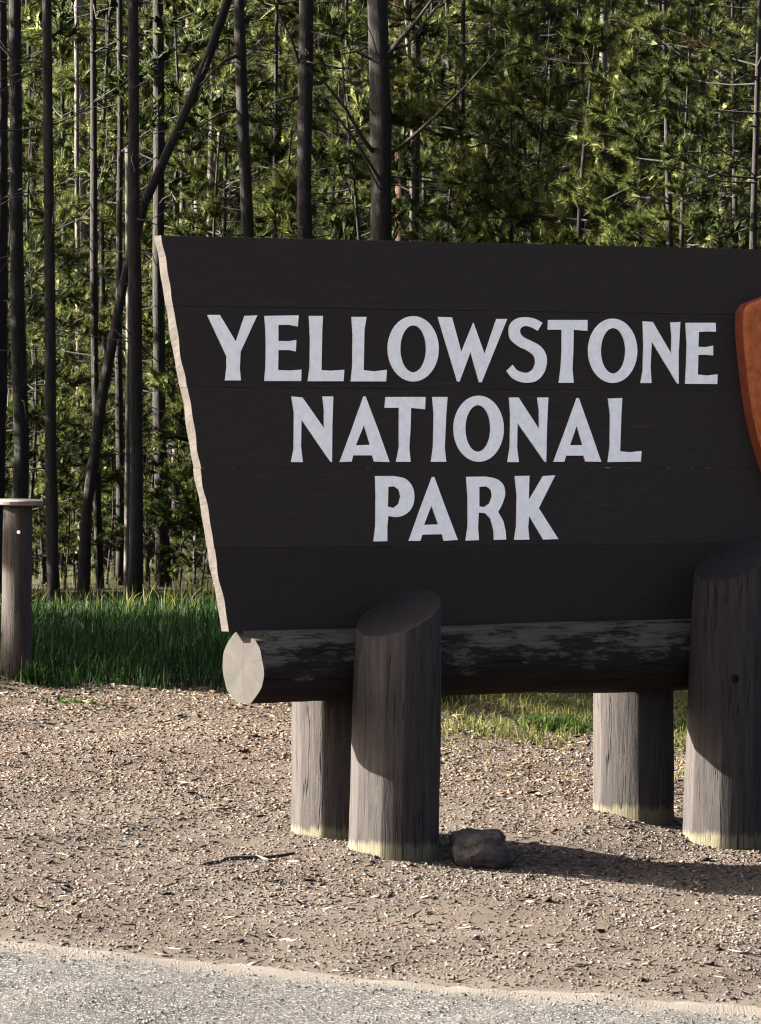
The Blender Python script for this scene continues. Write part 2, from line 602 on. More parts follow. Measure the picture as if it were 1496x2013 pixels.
planks = []
for n in range(5):
    zt, zb = seams[n] - (.0005 if n else 0), seams[n + 1] + .0005
    prng = random.Random(40 + n)
    off = prng.uniform(-.003, .003)
    front, back = [], []
    K = 14
    # down the left edge (hewn: shallow scallops), then the right edge upwards
    ph = prng.uniform(0, 6)
    loop_f, loop_b = [], []
    for j in range(K):
        t = j / (K - 1)
        z = zt + (zb - zt) * t
        scal = .0045 * math.sin(t * 5.5 + ph) + .003 * math.sin(t * 13 + ph * 2)
        scal2 = .0045 * math.sin(t * 5.5 + ph + .5) + .003 * math.sin(t * 11 + ph)
        topz = 0
        fade = min(1, 4 * t, 4 * (1 - t))
        scal *= fade; scal2 *= fade
        loop_f.append(P_(left_u(z) + off + scal, BF, z))
        loop_b.append(P_(left_u(z) + off + scal2, BF - BT, z))
    for j in range(K):
        t = 1 - j / (K - 1)
        z = zt + (zb - zt) * t
        scal = .010 * math.sin(t * 9.5 + ph + 2)
        top = (zTR - zT) / (uTR - uT) * 0
        loop_f.append(P_(right_u(z) - scal, BF, z))
        loop_b.append(P_(right_u(z) - scal, BF - BT, z))
    bm = bmesh.new()
    vf = [bm.verts.new(p) for p in loop_f]
    vb = [bm.verts.new(p) for p in loop_b]
    ff = bm.faces.new(vf)
    fb = bm.faces.new(vb[::-1])
    L = len(vf)
    for j in range(L):
        q = bm.faces.new((vf[j], vb[j], vb[(j + 1) % L], vf[(j + 1) % L]))
        if j < K - 1 or K <= j < 2 * K - 1:
            q.material_index = 1
    bmesh.ops.recalc_face_normals(bm, faces=bm.faces)
    rim = [e for e in ff.edges]
    bmesh.ops.bevel(bm, geom=rim, offset=.0013, segments=1, affect='EDGES', profile=.5, material=0)
    pl = link('plank', bm_mesh('plank', bm), [M['paint'], M['cut']], parent=sign)
    planks.append(pl)

# ---- letters, outlines read off the photograph and laid on the boards
def Z2(pts): return [(380 + x / 2.579, 590 + y / 2.579) for x, y in pts]
def Z3(pts): return [(900 + x / 2.510, 590 + y / 2.510) for x, y in pts]
def Z4(pts): return [(540 + x / 1.9684, 760 + y / 1.9684) for x, y in pts]
def ell(cx, cy, rx, ry, n=40): return [(cx + rx * math.cos(6.28318 * i / n), cy + ry * math.sin(6.28318 * i / n)) for i in range(n)]


letters = [
    (1, [Z2([(72, 75), (135, 75), (217, 212), (262, 80), (325, 77), (240, 262), (236, 345), (242, 407), (163, 407), (170, 345), (170, 285)])]),
    (1, [Z2([(362, 80), (535, 77), (530, 134), (485, 125), (432, 126), (432, 207), (485, 208), (523, 202), (520, 260), (485, 253), (432, 253), (430, 354), (490, 357), (549, 352), (547, 410), (362, 410), (368, 340), (370, 240), (368, 150)])]),
    (1, [Z2([(588, 80), (658, 80), (654, 150), (650, 355), (700, 358), (766, 353), (762, 411), (582, 411), (592, 340), (594, 200)])]),
    (1, [Z2([(804, 85), (879, 85), (868, 150), (864, 355), (920, 361), (982, 353), (978, 412), (800, 412), (808, 340), (810, 180)])]),
    (1, [Z2(ell(1116, 247, 129, 166)), Z2(ell(1116, 247, 66, 119))]),
    (1, [[(861.2, 623), (888.7, 623.7), (907.3, 692.8), (931, 634.5), (953, 696.8), (976.5, 627), (997.2, 627), (947, 751.4), (942.3, 751.4), (925.2, 691.6), (903.7, 750), (899.4, 750)]]),
    (1, [Z3([(418, 112), (380, 92), (335, 84), (290, 92), (260, 118), (252, 155), (262, 195), (300, 228), (345, 250), (375, 275), (383, 305), (372, 340), (345, 358), (315, 355), (290, 343), (272, 320), (241, 350), (270, 385), (305, 402), (345, 408), (390, 397), (425, 360), (440, 305), (432, 260), (405, 225), (360, 200), (325, 183), (308, 160), (312, 138), (335, 128), (365, 135), (395, 151)])]),
    (1, [Z3([(447, 98), (640, 98), (640, 152), (572, 146), (570, 250), (566, 340), (572, 408), (500, 408), (509, 340), (514, 250), (514, 146), (445, 146)])]),
    (1, [Z3(ell(765, 250, 121, 159)), Z3(ell(767, 250, 61, 112))]),
    (1, [Z3([(914, 104), (962, 108), (1054, 265), (1056, 180), (1050, 110), (1098, 108), (1090, 260), (1090, 413), (1083, 411), (957, 203), (951, 330), (956, 409), (903, 409), (914, 350), (917, 220)])]),
    (1, [Z3([(1125, 112), (1272, 112), (1274, 156), (1230, 155), (1190, 157), (1187, 230), (1225, 232), (1260, 225), (1260, 273), (1225, 270), (1187, 270), (1184, 367), (1230, 372), (1282, 366), (1280, 414), (1123, 413), (1128, 330), (1131, 220)])]),
    (2, [Z4([(66, 38), (108, 42), (192, 162), (192, 90), (186, 38), (227, 38), (223, 160), (222, 292), (216, 290), (104, 127), (102, 230), (109, 292), (65, 292), (75, 240), (76, 100)])]),
    (2, [Z4([(345, 38), (352, 38), (400, 165), (445, 292), (386, 290), (378, 266), (304, 266), (298, 290), (253, 292), (300, 165)]), Z4([(346, 148), (370, 225), (314, 227)])]),
    (2, [Z4([(430, 40), (584, 40), (582, 88), (528, 82), (526, 160), (521, 235), (526, 291), (471, 291), (482, 235), (482, 82), (427, 82)])]),
    (2, [Z4([(611, 40), (669, 40), (664, 110), (658, 235), (664, 291), (606, 291), (614, 235), (617, 110)])]),
    (2, [Z4(ell(790, 163, 97, 128)), Z4(ell(787, 162, 49, 90))]),
    (2, [Z4([(908, 42), (944, 42), (1024, 165), (1024, 95), (1017, 42), (1059, 42), (1054, 150), (1051, 292), (1045, 290), (940, 140), (938, 235), (945, 292), (902, 292), (911, 235), (913, 110)])]),
    (2, [Z4([(1170, 44), (1177, 44), (1222, 170), (1264, 291), (1203, 290), (1196, 267), (1128, 267), (1121, 291), (1080, 291), (1125, 170)]), Z4([(1169, 150), (1192, 226), (1143, 227)])]),
    (2, [Z4([(1291, 46), (1345, 44), (1341, 120), (1337, 250), (1375, 254), (1420, 249), (1417, 290), (1290, 292), (1298, 230), (1299, 110)])]),
    (3, [Z4([(390, 346), (460, 346), (505, 356), (532, 385), (541, 425), (533, 465), (510, 492), (475, 505), (440, 500), (436, 540), (436, 598), (384, 599), (391, 540), (392, 420)]), Z4([(440, 388), (462, 386), (480, 398), (488, 425), (480, 455), (460, 470), (438, 464)])]),
    (3, [Z4([(610, 350), (618, 350), (662, 470), (709, 593), (655, 597), (648, 571), (572, 573), (564, 597), (520, 597), (565, 470)]), Z4([(607, 460), (634, 533), (578, 535)])]),
    (3, [Z4([(742, 349), (815, 348), (858, 357), (885, 380), (892, 415), (882, 452), (865, 485), (885, 520), (894, 560), (896, 592), (850, 593), (848, 555), (835, 510), (815, 490), (790, 487), (787, 545), (791, 594), (740, 596), (748, 540), (748, 430)]), Z4([(792, 388), (820, 386), (838, 400), (842, 425), (832, 452), (812, 466), (792, 464)])]),
    (3, [Z4([(930, 346), (986, 345), (984, 410), (984, 440), (1040, 346), (1086, 343), (1022, 470), (1098, 590), (1040, 592), (985, 500), (981, 545), (986, 592), (928, 593), (936, 540), (938, 420)])]),
]


def curve(pts, n=4):
    """a smooth line through the points, ends kept"""
    P = [pts[0]] + list(pts) + [pts[-1]]
    out = []
    for i in range(1, len(P) - 2):
        for k in range(n):
            t = k / n
            out.append(tuple(.5 * (2 * b + (c_ - a) * t + (2 * a - 5 * b + 4 * c_ - d_) * t * t + (3 * b - a - 3 * c_ + d_) * t ** 3)
                             for a, b, c_, d_ in zip(P[i - 1], P[i], P[i + 1], P[i + 2])))
    return out + [pts[-1]]


_s = letters[6][1][0]
letters[6] = (1, [curve(_s[:16]) + curve(_s[16:])])
for _i, _a, _b in ((19, 1, 9), (21, 1, 7)):
    _o = letters[_i][1][0]
    letters[_i] = (letters[_i][0], [_o[:_a] + curve(_o[_a:_b]) + _o[_b:]] + letters[_i][1][1:])


def slab(name, loops_px, v0, v1, mats, parent, inset=0):
    """an outlined flat piece standing on the board: front at v1, sides back to v0"""
    loops = [[on_plane(px, py, v1) for px, py in lp] for lp in loops_px]
    flat = [p for lp in loops for p in lp]
    tris = tessellate_polygon([[Vector((u, z, 0)) for u, z in lp] for lp in loops])
    bm = bmesh.new()
    fr = [bm.verts.new(P_(u, v1, z)) for u, z in flat]
    bk = [bm.verts.new(P_(u, v0, z)) for u, z in flat]
    for t in tris:
        bm.faces.new([fr[i] for i in t])
    s = 0
    for lp in loops:
        n = len(lp)
        for i in range(n):
            a, b = s + i, s + (i + 1) % n
            q = bm.faces.new((fr[a], bk[a], bk[b], fr[b]))
            if len(mats) > 1:
                q.material_index = 1
        s += n
    bmesh.ops.recalc_face_normals(bm, faces=bm.faces)
    return link(name, bm_mesh(name, bm), mats, parent=parent)


for pi, lp in letters:
    slab('letter', lp, BF - .002, BF + .005, [M['letter']], planks[pi])

# ---- arrowhead panel, only its left margin is in the picture
left = [(1496, 583), (1478, 590), (1458, 598), (1449, 612), (1448, 650), (1452, 700), (1459, 760), (1466, 810), (1478, 862), (1494, 915), (1516, 972), (1545, 1025), (1572, 1062)]
CXP = 1600
right = [(2 * CXP - x, y + (x - CXP) * -.02) for x, y in left[::-1]]
top_mid = [(1690, 592), (1650, 574), (1600, 568), (1550, 570)]
left = [(x + 17, y) for x, y in left]
arrow_px = left + [(1600, 1085)] + right + top_mid
ar = slab('arrowhead', [arrow_px], BF - .002, BF + .075, [M['arrow'], M['arrowdark']], sign)
bm = bmesh.new(); bm.from_mesh(ar.data)
es = [e for e in bm.edges if len(e.link_faces) == 2 and abs(e.link_faces[0].normal.y - e.link_faces[1].normal.y) > .5]
bmesh.ops.bevel(bm, geom=es, offset=.018, segments=2, affect='EDGES', profile=.55, material=0)
bm.to_mesh(ar.data); bm.free()

# ---- the log the boards stand on
uL, zL = on_plane(478, 1311, LOGV)
uR, zR = on_plane(1300, 1285, LOGV)


def make_log():
    LEN = U_END + .25 - uL
    nseg, ns = 130, 64
    bm = bmesh.new()
    rings = []
    for i in range(nseg + 1):
        s = LEN * i / nseg
        ring = []
        for j in range(ns):
            a = 2 * math.pi * j / ns
            r = .157 + .012 * noise.noise((s * 1.2, math.cos(a) * .8, math.sin(a) * .8)) + .010 * noise.noise((s * 2.2 + 5, math.cos(a) * 2.2, math.sin(a) * 2.2)) + .003 * noise.noise((s * 9 + 9, math.cos(a) * 4, math.sin(a) * 4))
            y, z = r * math.cos(a), r * math.sin(a)
            if s < .09 and z > .118 and y < -.015:
                z = .118 + (z - .118) * .2         # chipped corner at the end's upper front
            z = max(z, -.5)
            if z > .150:                            # hewn flat where the boards stand
                z = .150 + (z - .150) * .3
            ring.append(bm.verts.new((s, y, z)))
        rings.append(ring)
    for i in range(nseg):
        for j in range(ns):
            bm.faces.new((rings[i][j], rings[i + 1][j], rings[i + 1][(j + 1) % ns], rings[i][(j + 1) % ns]))
    for k, rg in ((0, rings[0]), (1, rings[-1])):
        c = bm.verts.new(sum((v_.co for v_ in rg), Vector()) / ns)
        for j in range(ns):
            q = bm.faces.new((rg[j], rg[(j + 1) % ns], c))
            q.material_index = 1
    bmesh.ops.recalc_face_normals(bm, faces=bm.faces)
    return bm_mesh('log', bm, True, R(40))


log = link('log', make_log(), [M['log'], M['end']], parent=sign, loc=P_(uL, LOGV, zL))
log.rotation_euler = (0, -math.atan2(zR - zL, uR - uL), 0)


# ---- posts: hewn to a dozen uneven flats, tops sawn aslant
def make_post(seed, r, z0, ztop, gx, gy, lean=0.0, nose=14, flare=.05):
    q = random.Random(seed)
    ang = [R(a_ + (q.uniform(-3, 3) if i_ else q.uniform(-2, 2)) - 35) for i_, a_ in enumerate((255, 278, 300, 322, 345, 10, 35, 60, 85, 110, 135, 158, 182, 217))]
    rad = [r * q.uniform(.98, 1.02) for _ in range(nose)]
    zs = [z0] + [z0 + (ztop - .3 - z0) * k / 9 for k in range(1, 10)]
    bm = bmesh.new()
    rings = []
    for k, z in enumerate(zs):
        t = (z - z0) / (ztop - z0)
        ring = []
        for a, rr in zip(ang, rad):
            w = rr * (1 + flare * (1 - t)) + .006 * noise.noise((a * 2, z * 3, seed))
            ring.append(bm.verts.new((w * math.cos(a) + lean * (t - .15) * UX, w * math.sin(a) - lean * (t - .15) * UY, z)))
        rings.append(ring)
    ring = []
    for a, rr in zip(ang, rad):
        x, y = rr * .97 * math.cos(a), rr * .97 * math.sin(a)
        ring.append(bm.verts.new((x + lean * .85 * UX, y - lean * .85 * UY, ztop + gx * x + gy * y)))
    rings.append(ring)
    for i in range(len(rings) - 1):
        for j in range(nose):
            bm.faces.new((rings[i][j], rings[i][(j + 1) % nose], rings[i + 1][(j + 1) % nose], rings[i + 1][j]))
    tp = bm.faces.new(ring); tp.material_index = 1
    bm.faces.new(rings[0][::-1])
    bmesh.ops.recalc_face_normals(bm, faces=bm.faces)
    bm.edges.ensure_lookup_table()
    es = [e for e in bm.edges if len(e.link_faces) == 2 and (e.link_faces[0].normal.angle(e.link_faces[1].normal) > R(26))]
    bmesh.ops.bevel(bm, geom=es, offset=.006, segments=2, affect='EDGES', profile=.5)
    return bm_mesh('post', bm, True, R(24))


PU2 = on_plane(1428, 1500, 0)[0]
RV = -.43
RU1 = on_plane(654, 1500, RV)[0]
RU2 = on_plane(1246, 1500, RV)[0]
z1 = on_plane(770, 1206, 0)[1]
z2 = on_plane(1428, 1098, 0)[1]


def local_grad(gx, gy):
    """slope given in world x,y turned into the sign's axes"""
    return gx * UX + gy * UY, -gx * UY + gy * UX


for nm, u, v_, r, zt, g, sd in (('front_post', 0, 0, .190, z1, (.33, .44), 1), ('front_post', PU2, 0, .191, z2, (.38, .42), 2),
                                ('rear_post', RU1, RV, .172, zB - .02, (0, 0), 3), ('rear_post', RU2, RV, .177, zB - .02, (0, 0), 4),
                                ('front_post', PU2 * 2, 0, .182, z1, (.33, .26), 5), ('rear_post', PU2 * 2 - .05, RV, .165, zB - .02, (0, 0), 6)):
    w = uvz(u, v_, 0)
    gz = float(hgt(w.x, w.y))
    gx, gy = local_grad(*g)
    po = link(nm, make_post(sd, r, -.35, zt - gz, gx, gy, (0, .025, .05, 0, 0, .02, 0)[sd]), [M['post'], M['posttop']], parent=sign, loc=P_(u, v_, gz))
    if sd == 2:
        bm = bmesh.new()
        bmesh.ops.create_cone(bm, cap_ends=True, segments=14, radius1=.019, radius2=.016, depth=.012)
        me = bm_mesh('knot', bm)
        kn = link('knot', me, M['hole'], parent=po)
        uu, zz = on_plane(1442, 1334, .18)
        kn.location = Vector((uu - u + .012, -.179, zz - gz)); kn.rotation_euler = (R(90), 0, R(4))


# ------------------------------------------------------------------ rock, bollard, small things on the bank
def make_rock(seed, sx, sy, sz, rough=.35, sub=3, cut=True):
    bm = bmesh.new()
    bmesh.ops.create_icosphere(bm, subdivisions=sub, radius=1)
    q = random.Random(seed)
    planes = []
    for _ in range(9):
        d = Vector((q.gauss(0, 1), q.gauss(0, 1), q.gauss(0, 1))).normalized()
        planes.append((d, q.uniform(.62, .85)))
    planes.append((Vector((0, 0, 1)), .72))
    for v_ in bm.verts:
        p = v_.co.copy()
        for d, o in planes:
            k_ = p.dot(d) - o
            if k_ > 0:
                p -= d * k_ * .97
        p *= 1 + rough * .25 * noise.noise(p * 1.9 + Vector((seed, 0, 0))) + rough * .12 * noise.noise(p * 5 + Vector((0, seed, 0)))
        v_.co = Vector((p.x * sx, p.y * sy, p.z * sz))
    return bm_mesh('rock', bm, True, R(28))


g = ground_px(946, 1700)
ro = link('rock', make_rock(5, .160, .12, .118, .75, 4), M['rock'], label='squarish grey rock lying beside the foot of the sign post', cat='rock', loc=(g.x, g.y + .02, g.z + .06))
ro.rotation_euler = (0, 0, .3)

# bollard
g = ground_px(31, 1334)
bo = link('bollard', None, None, label='short grey wooden bollard with a flat pale cap', cat='bollard', loc=(g.x, g.y, g.z))
bm = bmesh.new()
sc_ = FPX / g.y
hb = (1334 - 992) / sc_
rb = 29.5 / sc_
rings = []
for k in range(14):
    z = -.12 + (hb + .12) * k / 13
    ring = []
    for j in range(20):
        a = 2 * math.pi * j / 20
        rr = rb * (1.03 - .06 * max(z, 0) / hb) + .003 * noise.noise((math.cos(a) * 2, math.sin(a) * 2, z * 4))
        ring.append(bm.verts.new((rr * math.cos(a) + .010 * z / hb, rr * math.sin(a), z)))
    rings.append(ring)
for k in range(13):
    for j in range(20):
        bm.faces.new((rings[k][j], rings[k][(j + 1) % 20], rings[k + 1][(j + 1) % 20], rings[k + 1][j]))
bm.faces.new(rings[-1])
link('shaft', bm_mesh('shaft', bm, True, R(40)), M['bollard'], parent=bo)
bm = bmesh.new()
bmesh.ops.create_cone(bm, cap_ends=True, segments=22, radius1=.125, radius2=.13, depth=.024)
for v_ in bm.verts:
    v_.co.x += .006 * noise.noise(v_.co * 9); v_.co.y *= .85
bmesh.ops.bevel(bm, geom=[e for e in bm.edges], offset=.004, segments=1, affect='EDGES')
cp = link('cap', bm_mesh('cap', bm, True, R(30)), M['cap'], parent=bo, loc=(.012, 0, hb + .012))
cp.rotation_euler = (R(3), R(.8), 0)
bm = bmesh.new()
bmesh.ops.create_cone(bm, cap_ends=True, segments=10, radius1=.010, radius2=.008, depth=.014)
rf = link('reflector', bm_mesh('reflector', bm), M['reflector'], parent=bo, loc=(.018, -rb - .001, (1334 - 1046) / sc_))
rf.rotation_euler = (R(90), 0, 0)


def tube(bm, pts, rads, sides=8, jit=0, seed=0):
    rings = []
    n = len(pts)
    for i, (p, r) in enumerate(zip(pts, rads)):
        d = (pts[min(i + 1, n - 1)] - pts[max(i - 1, 0)]).normalized()
        up = Vector((0, 1, 0)) if abs(d.y) < .9 else Vector((1, 0, 0))
        a = d.cross(up).normalized(); b = d.cross(a).normalized()
        ring = []
        for j in range(sides):
            t = 2 * math.pi * j / sides
            rr = r * (1 + jit * noise.noise((math.cos(t) * 1.5 + seed, math.sin(t) * 1.5, p.length * 1.7)))
            ring.append(bm.verts.new(p + a * (rr * math.cos(t)) + b * (rr * math.sin(t))))
        rings.append(ring)
    for i in range(n - 1):
        for j in range(sides):
            bm.faces.new((rings[i][j], rings[i + 1][j], rings[i + 1][(j + 1) % sides], rings[i][(j + 1) % sides]))
    bm.faces.new(rings[0]); bm.faces.new(rings[-1][::-1])


# twigs on the bank
for (x0, y0, x1, y1, r, lb) in ((98, 1737, 150, 1732, .006, 'thin dark twig lying on gravel by the road edge'),
                                (440, 1690, 580, 1678, .011, 'long dark stick half buried in mulch before the sign post'),
                                (400, 1700, 470, 1686, .007, 'short dark stick end beside the long buried stick')):
    a, b = ground_px(x0, y0), ground_px(x1, y1)
    q = random.Random(x0)
    pts = []
    for k in range(7):
        p = a.lerp(b, k / 6)
        p = p + Vector((q.uniform(-.006, .006), q.uniform(-.012, .012), 0))
        p.z = float(hgt(p.x, p.y)) + r * .25
        pts.append(p - a)
    bm = bmesh.new()
    tube(bm, pts, [r * (1 - .5 * k / 6) for k in range(7)], 7, .4, x0)
    link('twig', bm_mesh('twig', bm, True), M['twig'], label=lb, cat='twig', loc=a)

for (px, py, s, lb) in ((1075, 1772, .026, 'dark clod on the bare ground below the rock'), (1395, 1897, .022, 'small black stone near the road edge'),
                        (1385, 1692, .024, 'dark clod in front of the tall sign post'), (470, 1852, .020, 'dark pebble close to the dusty road edge'),
                        (970, 1884, .018, 'flat dark pebble on the gravel beside the dusty strip'), (34, 1857, .016, 'small black pebble on the pale dusty strip'),
                        (1160, 1780, .020, 'pale brown pebble on the bare ground below the rock')):
    g = ground_px(px, py)
    link('pebble', make_rock(px, s * 1.2, s, s * .6, .5, 2), M['rock'] if 'pale' in lb[:6] else M['twig'], label=lb, cat='stone', loc=(g.x, g.y, g.z + s * .3))


# ------------------------------------------------------------------ grass and weeds
def blades(x, y, L, wd, lean=.35, seg=3):
    n = len(x)
    q = rng
    a = q.uniform(0, 6.28, n); ln = np.abs(q.normal(0, lean, n))
    dx, dy = np.cos(a) * ln, np.sin(a) * ln
    wa = q.uniform(0, 6.28, n); wx, wy = np.cos(wa) * wd / 2, np.sin(wa) * wd / 2
    z0 = hgt(x, y) - .01
    V = []
    for k in range(seg):
        t = k / seg
        cx, cy, cz = x + dx * L * t * t, y + dy * L * t * t, z0 + L * t * (1 - .3 * ln * t)
        s = 1 - .55 * t
        V += [np.stack([cx - wx * s, cy - wy * s, cz], -1), np.stack([cx + wx * s, cy + wy * s, cz], -1)]
    V.append(np.stack([x + dx * L, y + dy * L, z0 + L * (1 - .3 * ln)], -1))
    V = np.stack(V, 1)
    m = V.shape[1]
    F = []
    for k in range(seg - 1):
        F += [[2 * k, 2 * k + 1, 2 * k + 3], [2 * k, 2 * k + 3, 2 * k + 2]]
    F.append([2 * seg - 2, 2 * seg - 1, 2 * seg])
    F = (np.array(F)[None] + (np.arange(n) * m)[:, None, None]).reshape(-1, 3)
    return V.reshape(-1, 3), F


def front_of_grass(x):
    return 32.15 + .10 * np.sin(x * 5.1) + .06 * np.sin(x * 13) + np.where(x > -.5, .0, 0)


n = 60000
x = rng.uniform(-3.6, .4, n); y = 31.6 + 20 * rng.random(n) ** 1.9
kp = y > front_of_grass(x) + np.abs(rng.normal(0, .12, n))
x, y = x[kp], y[kp]
L = rng.uniform(.08, .21, len(x)) * np.clip(.45 + (y - 31.9) * .35, .3, 1.0) * np.clip(1 - (y - 34) * .05, .35, 1) * np.where(rng.random(len(x)) < .06, rng.uniform(1.3, 2.4, len(x)), 1)
V, F = blades(x, y, L, rng.uniform(.005, .010, len(x)))
link('grass', np_mesh('grass', V, F, 3), M['grass'], label='tall dark green grass between the bank and the pines', cat='grass', kind='stuff')
n = 9000
x = rng.uniform(-4.2, .6, n); y = rng.uniform(44, 66, n)
kp = rng.random(n) < np.clip(.3 + .5 * patchy(x, y, 2.3, 1.1), 0, 1)
x, y = x[kp], y[kp]
V, F = blades(x, y, rng.uniform(.05, .22, len(x)), rng.uniform(.006, .013, len(x)), .6)
link('undergrowth', np_mesh('undergrowth', V, F, 3), M['drygrass'], label='straggly pale undergrowth on the forest floor among the trunks', cat='undergrowth', kind='stuff')
n = 60000
x = rng.uniform(-.3, 3.4, n); y = rng.uniform(30.2, 38, n)
kp = rng.random(n) < np.clip((y - 31.0) * .8 + .5 * patchy(x, y, 3.1, .7), .03, 1)
x, y = x[kp], y[kp]
V, F = blades(x, y, rng.uniform(.03, .085, len(x)), rng.uniform(.005, .009, len(x)), .8)
link('short_grass', np_mesh('short_grass', V, F, 3), M['drygrass'], label='short sunlit yellow green grass behind the sign posts', cat='grass', kind='stuff')


def weed(px, py, r, n, lmax, label):
    g = ground_px(px, py)
    x = g.x + rng.normal(0, r, n); y = g.y + rng.normal(0, r * .8, n)
    V, F = blades(x, y, rng.uniform(.4, 1, n) * lmax, rng.uniform(.010, .022, n), .9)
    V -= np.array([g.x, g.y, g.z])
    link('weed', np_mesh('weed', V, F, 3), M['weed'], label=label, cat='weed', loc=g, kind='stuff')


weed(150, 1383, .07, 90, .05, 'small low green weed growing in mulch near the bollard')
weed(1108, 1432, .09, 380, .09, 'leafy green weed clump beside the rear sign post')
weed(1340, 1440, .03, 60, .10, 'thin green weed between the rear and the tall front post')
for k, px in enumerate((58, 66)):
    weed(px, 1345, .02, 26, .16, ('grass tuft hugging the foot of the bollard', 'loose grass tuft just beside the bollard')[k])

# ------------------------------------------------------------------ pines
def frames(d):
    """two unit vectors perpendicular to each row of d"""
    up = np.where(np.abs(d[:, 2:3]) < .9, np.array([[0, 0, 1.]]), np.array([[1., 0, 0]]))
    a = np.cross(d, up); a /= np.linalg.norm(a, axis=1, keepdims=True)
    return a, np.cross(d, a)


def tufts(q, pos, dirs, length, nneed, nl, nw):
    """brush-like shoots: needles as thin triangles round each shoot"""
    T = len(pos)
    a, b = frames(dirs)
    t = q.random((T, nneed)); ph = q.uniform(0, 6.28, (T, nneed)); sp = q.uniform(.35, 1.25, (T, nneed))
    base = pos[:, None] + dirs[:, None] * (t * length[:, None])[..., None]
    out = a[:, None] * np.cos(ph)[..., None] + b[:, None] * np.sin(ph)[..., None]
    nd = dirs[:, None] * np.cos(sp)[..., None] + out * np.sin(sp)[..., None]
    ln = nl * q.uniform(.7, 1.2, (T, nneed))
    tip = base + nd * ln[..., None]
    side = np.cross(nd.reshape(-1, 3), q.normal(0, 1, (T * nneed, 3)))
    side /= np.linalg.norm(side, axis=1, keepdims=True) + 1e-9
    side = side.reshape(T, nneed, 3) * (nw / 2)
    V = np.stack([base - side, base + side, tip], 2).reshape(-1, 3)
    # the crowded middle of each shoot, too dense to see through
    m = pos + dirs * (length * .5)[:, None]
    ra = (nl * .34) * q.uniform(.8, 1.15, T)[:, None]; rl = (length * .5)[:, None]
    pk = [m + dirs * rl, m - dirs * rl, m + a * ra, m + b * ra, m - a * ra, m - b * ra]
    pk = [p + q.normal(0, nl * .12, p.shape) for p in pk]
    C = []
    for i, j in ((2, 3), (3, 4), (4, 5), (5, 2)):
        C += [pk[0], pk[i], pk[j], pk[1], pk[j], pk[i]]
    C = np.stack(C, 1).reshape(-1, 3)
    return np.concatenate([V, C])


def crown(seed, z0, z1, rmax, whorl, per, twigs, nneed, nl, nw, shoot, rise=.25, bare=.25, shape='cone'):
    """returns (needle verts, list of branch polylines with radii)"""
    q = np.random.default_rng(seed)
    P, D, Ln, lines = [], [], [], []
    z = z0
    while z < z1:
        f = (z - z0) / (z1 - z0)
        R_ = rmax * ((1 - f) ** .7 * (.55 + .45 * min(1, f * 5 + .25)) if shape == 'cone' else math.sin(math.pi * min(1, .15 + .85 * f)) ** .6)
        for k in range(per):
            if q.random() < .14:
                continue
            az = q.uniform(0, 6.28)
            ln = R_ * q.uniform(.55, 1.15) + .12
            el = q.normal(rise, .18)
            d = np.array([math.cos(az) * math.cos(el), math.sin(az) * math.cos(el), math.sin(el)])
            p0 = np.array([0, 0, z + q.uniform(-.1, .1)])
            droop = q.uniform(.0, .25)
            pts = [p0 + d * ln * s + np.array([0, 0, droop * ln * (s * s - s)]) for s in (0, .33, .66, 1)]
            lines.append((pts, .004 + .006 * ln))
            nt = max(2, int(twigs * ln / rmax + .5))
            for _ in range(nt):
                s = bare + (1 - bare) * q.random() ** .6
                pp = p0 + d * ln * s + np.array([0, 0, droop * ln * (s * s - s)])
                sd = d * q.uniform(.3, 1) + q.normal(0, .5, 3) + np.array([0, 0, .6])
                sd /= np.linalg.norm(sd)
                tl = q.uniform(.04, .22) * (1.1 - s * .6)
                e = pp + sd * tl
                if tl > .1:
                    lines.append(([pp, pp + sd * tl * .5, e], .003))
                P.append(e - sd * shoot * .4); D.append(sd); Ln.append(shoot * q.uniform(.6, 1.3))
            e = pts[-1]
            P.append(e); D.append(d / np.linalg.norm(d)); Ln.append(shoot)
        z += whorl * q.uniform(.7, 1.3)
    P.append(np.array([0, 0, z1])); D.append(np.array([0, 0, 1.])); Ln.append(shoot * 1.5)
    V = tufts(q, np.array(P), np.array(D), np.array(Ln), nneed, nl, nw)
    return V, lines


def lines_mesh(name, lines, sides=4):
    V, F = [], []
    base = 0
    for pts, r in lines:
        pts = np.array(pts); n = len(pts)
        d = np.gradient(pts, axis=0); d /= np.linalg.norm(d, axis=1, keepdims=True) + 1e-9
        a, b = frames(d)
        rad = r * np.linspace(1, .35, n)
        for j in range(sides):
            t = 2 * math.pi * j / sides
            V.append(pts + (a * math.cos(t) + b * math.sin(t)) * rad[:, None])
        idx = base + np.arange(sides * n).reshape(sides, n)
        for j in range(sides):
            A, B = idx[j], idx[(j + 1) % sides]
            F.append(np.stack([A[:-1], A[1:], B[1:], B[:-1]], -1))
        base += sides * n
    return np_mesh(name, np.concatenate(V), np.concatenate(F), 4)


def needle_mesh(name, V):
    F = np.arange(len(V)).reshape(-1, 3)
    return np_mesh(name, V, F, 3)


def trunk_mesh(h, r, seed, lean=.0):
    q = random.Random(seed)
    n = 16
    pts, rads = [], []
    ax, ay = q.uniform(-1, 1), q.uniform(-1, 1)
    for k in range(n):
        t = k / (n - 1)
        z = -.15 + (h + .15) * t
        pts.append(Vector((.09 * ax * math.sin(t * 5 + ay * 3) + lean * z, .06 * ay * math.sin(t * 5), z)))
        rads.append(r * (1.25 if k == 0 else 1) * (1 - .85 * t ** 1.1))
    bm = bmesh.new()
    tube(bm, pts, rads, 10, .18, seed)
    return bm_mesh('trunk', bm, True)


